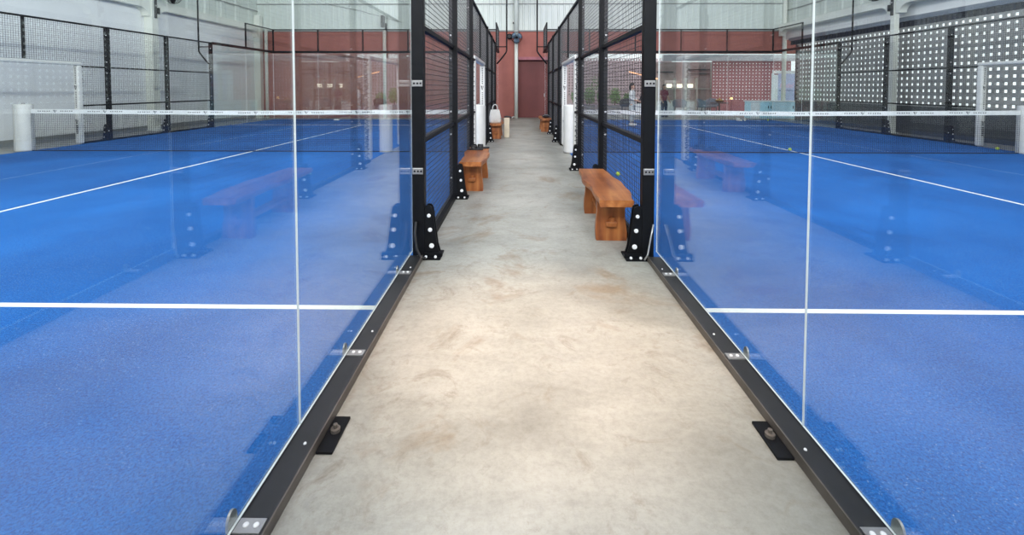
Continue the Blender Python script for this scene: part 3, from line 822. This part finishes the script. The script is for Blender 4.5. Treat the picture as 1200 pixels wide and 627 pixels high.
# shrubs
def shrub(loc, r, h, label, seed, mt='leaf'):
    rnd = random.Random(seed); t = thing('shrub', label, 'shrub', loc, 0, 'shrubs before the pink block screen')
    m = MB()
    for k in range(5):
        a = k * 1.3; m.tube([(0, 0, 0), (r * .3 * math.cos(a), r * .3 * math.sin(a), h * .5), (r * .6 * math.cos(a), r * .6 * math.sin(a), h * .9)], [.02, .014, .006], 6)
    m.build('stem', 'stem', t)
    m = MB()
    for k in range(620):
        u, v, q = rnd.uniform(0, 2 * math.pi), rnd.uniform(-.9, 1), rnd.random() ** .4
        c = Vector((r * q * math.cos(u) * math.sqrt(1 - v * v), r * q * math.sin(u) * math.sqrt(1 - v * v), h * .5 + h * .5 * q * v))
        d = Vector((rnd.uniform(-1, 1), rnd.uniform(-1, 1), rnd.uniform(-.5, 1))).normalized(); e = d.orthogonal().normalized() * rnd.uniform(.025, .045)
        L = rnd.uniform(.08, .13); n = d.cross(e).normalized() * .012
        m.add([c, c + d * L * .5 + e + n, c + d * L, c + d * L * .5 - e + n, c + d * L * .5], [(0, 1, 4), (1, 2, 4), (2, 3, 4), (3, 0, 4)])
    m.build('foliage', mt, t)
struct(MB().box(3.2, 7.4, 18.2, 18.9, 0, .32), 'trim_10', 'planter')
for k, (x, r, h, mt, lb) in enumerate(((3.7, .36, 1.1, 'leaf', 'dark green shrub in the planter, nearest the aisle'), (4.5, .36, 1.15, 'leaf_light', 'light green shrub with a slim stem growing through it'),
        (5.3, .36, 1.0, 'leaf', 'dark green shrub third along the planter from the aisle'), (6.1, .36, 1.1, 'leaf_light', 'light green shrub fourth along the planter from the aisle'), (6.95, .30, .8, 'leaf', 'low green shrub at the chair end of the planter'))):
    shrub((x, 18.5, .321), r, h, lb, k, mt)
t = thing('young_tree', 'slim pale-stemmed young tree in front of the pink block screen', 'tree', (4.75, 17.7, 0))
MB().tube([(0, 0, 0), (.04, 0, .6), (-.03, .02, 1.3), (.06, 0, 2.0)], [.035, .03, .025, .012], 8).build('trunk', 'pink_block', t, smooth=True)
m = MB(); rnd = random.Random(5)
for k in range(120):
    c = Vector((rnd.gauss(.05, .22), rnd.gauss(0, .2), rnd.uniform(1.3, 2.1))); d = Vector((rnd.uniform(-1, 1), rnd.uniform(-1, 1), rnd.uniform(-.6, .6))).normalized(); e = d.orthogonal().normalized() * .03
    m.add([c, c + d * .06 + e, c + d * .13, c + d * .06 - e], [(0, 1, 2), (0, 2, 3)])
m.build('foliage', 'leaf', t)

# ------------------------------------------------------------------ people
def skin_mesh(name, pts, edges, mt, parent, root=0, sub=2):
    me = bpy.data.meshes.new(name); me.from_pydata([p[0] for p in pts], edges, []); me.materials.append(MATS[mt])
    o = bpy.data.objects.new(name, me); C.objects.link(o); o.parent = parent
    sk = o.modifiers.new('skin', 'SKIN'); sk.use_smooth_shade = True; sk.branch_smoothing = .3
    for i, p in enumerate(pts):
        r = p[1]; d = me.skin_vertices[0].data[i]; d.radius = r if isinstance(r, tuple) else (r, r); d.use_root = (i == root)
    sb = o.modifiers.new('smooth', 'SUBSURF'); sb.levels = sub; sb.render_levels = sub
    return o
def person(loc, rz, label, top, bottom, shoes, J, hair_long=True, sleeves=True):
    """J: joints for arms and legs, body faces -y"""
    t = thing('person', label, 'person', loc, rz)
    hz = J['hip']                                       # pelvis height
    V = Vector; lean = J.get('lean', 0.)
    def up(z, y=0., x=0.): return V((x, y - lean * (z), hz + z))
    P = [(up(0), (.085, .065)), (up(.18), (.10, .078)), (up(.36), (.12, .088)), (up(.46), (.07, .06)), (up(.525), .050),
         (up(.575, -.01), (.066, .074)), (up(.645, -.012), (.080, .092)), (up(.73, 0), (.064, .074)), (up(.60, -.098), .014)]
    E = [(0, 1), (1, 2), (2, 3), (3, 4), (4, 5), (5, 6), (6, 7), (5, 8)]
    def chain(start, items):
        prev = start
        for p, r in items: P.append((V(p), r)); E.append((prev, len(P) - 1)); prev = len(P) - 1
        return prev
    for sd in (-1, 1):
        sh = up(.42, 0, sd * .165); el, wr = V(J['elbow'][sd]), V(J['wrist'][sd])
        k = chain(2, [(sh, .052), ((sh + el) / 2, .045), (el, .036), ((el + wr) / 2, .034), (wr, .024)])
        d = (wr - el).normalized(); side = d.cross(V((0, 1, .2))).normalized()
        palm = wr + d * .05; kp = chain(k, [(palm, (.030, .018))])
        for q, L in ((-1.5, .055), (-.5, .07), (.5, .075), (1.5, .065)):
            b = palm + d * .04 + side * q * .016
            chain(kp, [(b, .0085), (b + d * L * .5 + V((0, -.006, -.004)), .0078), (b + d * L * .9 + V((0, -.022, -.01)), .0065)])
        chain(k, [(wr + d * .03 + side * -.03 + V((0, -.01, 0)), .010), (wr + d * .065 + side * -.042 + V((0, -.015, 0)), .008)])
        hp = V((sd * .085, 0, hz - .04)); kn, an = V(J['knee'][sd]), V(J['ankle'][sd])
        chain(0, [(hp, .050), ((hp + kn) / 2, .046), (kn, .042), (kn.lerp(an, .35), .040), (an, .034), (an + V((0, -.06, -.045)), (.034, .026)), (an + V((0, -.14, -.055)), (.032, .02))])
    skin_mesh('body', P, E, 'skin', t)
    # shirt
    S = [(up(-.10), (.165, .135)), (up(.16), (.135, .108)), (up(.36), (.152, .118)), (up(.455), (.105, .095)), (up(.535), (.066, .062))]; SE = [(0, 1), (1, 2), (2, 3), (3, 4)]
    for sd in (-1, 1):
        sh = up(.42, 0, sd * .165); el, wr = V(J['elbow'][sd]), V(J['wrist'][sd]); end = el if not sleeves else el.lerp(wr, .75)
        b = len(S); S += [(sh, .066), ((sh + el) / 2, .060), (el.lerp(sh, .08), .052)]; SE += [(2, b), (b, b + 1), (b + 1, b + 2)]
        if sleeves: S.append((end, .042)); SE.append((b + 2, b + 3))
    skin_mesh('shirt', S, SE, top, t)
    T_ = [(V((0, 0, hz + .07)), (.15, .125)), (V((0, 0, hz - .03)), (.175, .145))]; TE = [(0, 1)]
    for sd in (-1, 1):
        hp = V((sd * .087, 0, hz - .07)); kn, an = V(J['knee'][sd]), V(J['ankle'][sd]); b = len(T_)
        T_ += [(hp, .105), ((hp + kn) / 2, .096), (kn, .076), (kn.lerp(an, .5), .062), (kn.lerp(an, .9), .052)]
        TE += [(1, b), (b, b + 1), (b + 1, b + 2), (b + 2, b + 3), (b + 3, b + 4)]
    skin_mesh('trousers', T_, TE, bottom, t)
    for sd in (-1, 1):
        an = V(J['ankle'][sd]); z = an.z - .08
        m = MB(); m.ell((an.x, an.y - .05, z + .045), (.045, .135, .045), 14, 8); m.ell((an.x, an.y + .01, z + .07), (.042, .06, .055), 12, 8)
        m.build('shoe', shoes, t, smooth=True)
    # hair, eyes, mouth, ears
    c = up(.675, .012); m = MB()
    n, kk = 18, 10; vs = []; fs = []
    for i in range(kk + 1):
        th = math.pi * .62 * i / kk
        for j in range(n):
            p = 2 * math.pi * j / n; front = max(0, -math.sin(p)); th2 = th * (1 - .42 * front)
            vs.append((c.x + .086 * math.sin(th2) * math.cos(p), c.y + .098 * math.sin(th2) * math.sin(p), c.z + .10 * math.cos(th2)))
    for i in range(kk):
        for j in range(n): fs.append((i * n + j, i * n + (j + 1) % n, (i + 1) * n + (j + 1) % n, (i + 1) * n + j))
    m.add(vs, fs)
    if hair_long: m.ell((c.x, c.y + .07, c.z - .09), (.065, .04, .11), 14, 10)
    m.build('hair', 'hair', t, smooth=True)
    m = MB()
    for sd in (-1, 1): m.ell(up(.645, -.083, sd * .03), (.011, .007, .007), 8, 6)
    m.build('eyes', 'hair', t)
    MB().ell(up(.575, -.083), (.022, .006, .005), 10, 6).build('mouth', 'cloth_maroon', t)
    m = MB()
    for sd in (-1, 1): m.ell(up(.625, 0, sd * .078), (.010, .02, .03), 8, 6)
    m.build('ears', 'skin', t)
    return t
stand = dict(hip=.83, elbow={-1: (-.21, .02, 1.02), 1: (.21, .02, 1.02)}, wrist={-1: (-.17, -.2, .95), 1: (.16, -.2, .93)},
             knee={-1: (-.095, -.01, .45), 1: (.095, -.01, .45)}, ankle={-1: (-.10, .02, .08), 1: (.10, .02, .08)})
person((4.22, 6.85, .012), math.radians(60), 'person in white clothes standing on blue turf holding a white bag', 'cloth_white', 'cloth_pale', 'cloth_white', stand, True, True)
stand2 = dict(stand); stand2['wrist'] = {-1: (-.2, -.12, .82), 1: (.2, -.12, .82)}
person((7.12, 12.15, 0), math.radians(15), 'person in maroon shirt and dark trousers standing on the terrace', 'cloth_maroon', 'cloth_navy', 'cloth_black', stand2, True, False)
sit = dict(hip=.56, elbow={-1: (-.23, .0, .74), 1: (.23, .0, .74)}, wrist={-1: (-.12, -.2, .66), 1: (.12, -.2, .66)},
           knee={-1: (-.11, -.42, .50), 1: (.11, -.42, .50)}, ankle={-1: (-.11, -.40, .08), 1: (.11, -.40, .08)})
person((7.02, 15.22, 0), math.radians(-10), 'person in black top seated in the dark tub chair', 'cloth_black', 'cloth_navy', 'cloth_black', sit, False, True)
t = thing('carrier_bag', 'white carrier bag held in front of the standing white-clad person', 'bag', (4.44, 6.72, .60))
m = MB().prism([(-.15, 0), (.15, 0), (.17, .24), (-.17, .24)], 'y', -.05, .05); m.build('body', 'cloth_white', t, bevel=.02)
MB().tube([(-.08, 0, .24), (-.06, 0, .33), (.0, 0, .365), (.06, 0, .33), (.08, 0, .24)], .01, 6).build('handle', 'cloth_black', t, smooth=True)

# ------------------------------------------------------------------ light
wd = bpy.data.worlds.new('sky'); bpy.context.scene.world = wd; wd.use_nodes = True
bg = wd.node_tree.nodes['Background']; bg.inputs[0].default_value = (.93, .96, 1., 1); bg.inputs[1].default_value = 1.55
def area(name, loc, sx, sy, power, col=(1, 1, 1), rot=(0, 0, 0), spread=180):
    l = bpy.data.lights.new(name, 'AREA'); l.shape = 'RECTANGLE'; l.size = sx; l.size_y = sy; l.energy = power; l.color = col; l.spread = math.radians(spread)
    o = bpy.data.objects.new(name, l); C.objects.link(o); o.location = loc; o.rotation_euler = rot; return o
area('hall_light', (-1.6, -1, 7.2), 1.2, 20, 1100, (.97, 1., .98), (0, math.radians(46), 0))
area('hall_light', (1.9, -1, 7.2), 1.2, 20, 950, (.97, .94, 1.), (0, math.radians(-46), 0))
area('rear_fill', (.2, -13.1, 5.9), 23, 2.2, 1900, (.98, .98, 1.), (math.radians(88), 0, 0), 120)  # added fill lamp before the solid end wall, brightens the back wall
sp = bpy.data.lights.new('warm_spot', 'SPOT'); sp.energy = 1650; sp.color = (1., .60, .31); sp.spot_size = math.radians(25); sp.spot_blend = 1.; sp.shadow_soft_size = .25
o = bpy.data.objects.new('warm_spot', sp); C.objects.link(o); o.location = (.15, -7.3, 6.2)

# ------------------------------------------------------------------ camera
cam = bpy.data.cameras.new('camera'); co = bpy.data.objects.new('camera', cam); C.objects.link(co)
F, CY, H, D, YAW, PITCH, ROLL = 522.66, 122.24, 1.4253, 9.7233, .0142, .0373, .0009
cam.sensor_fit = 'HORIZONTAL'; cam.sensor_width = 36; cam.lens = F / 1200 * 36; cam.shift_y = -(313.5 - CY) / 1200
cam.clip_start = .05; cam.clip_end = 200
right0 = Vector((math.cos(YAW), math.sin(YAW), 0)); f0 = Vector((-math.sin(YAW), math.cos(YAW), 0)); z = Vector((0, 0, 1))
fwd = f0 * math.cos(PITCH) - z * math.sin(PITCH); up0 = f0 * math.sin(PITCH) + z * math.cos(PITCH)
right = right0 * math.cos(ROLL) + up0 * math.sin(ROLL); up = up0 * math.cos(ROLL) - right0 * math.sin(ROLL)
M = Matrix((right, up, -fwd)).transposed().to_4x4(); M.translation = Vector((0, -D, H)); co.matrix_world = M
sc = bpy.context.scene; sc.camera = co
vs = sc.view_settings; vs.view_transform = 'Standard'; vs.look = 'None'; vs.exposure = 0.; vs.gamma = 1.; vs.use_curve_mapping = False
cy = sc.cycles; cy.use_denoising = True; cy.max_bounces = 10; cy.diffuse_bounces = 4; cy.glossy_bounces = 5; cy.transparent_max_bounces = 40
cy.caustics_reflective = False; cy.caustics_refractive = False; cy.sample_clamp_indirect = 6.
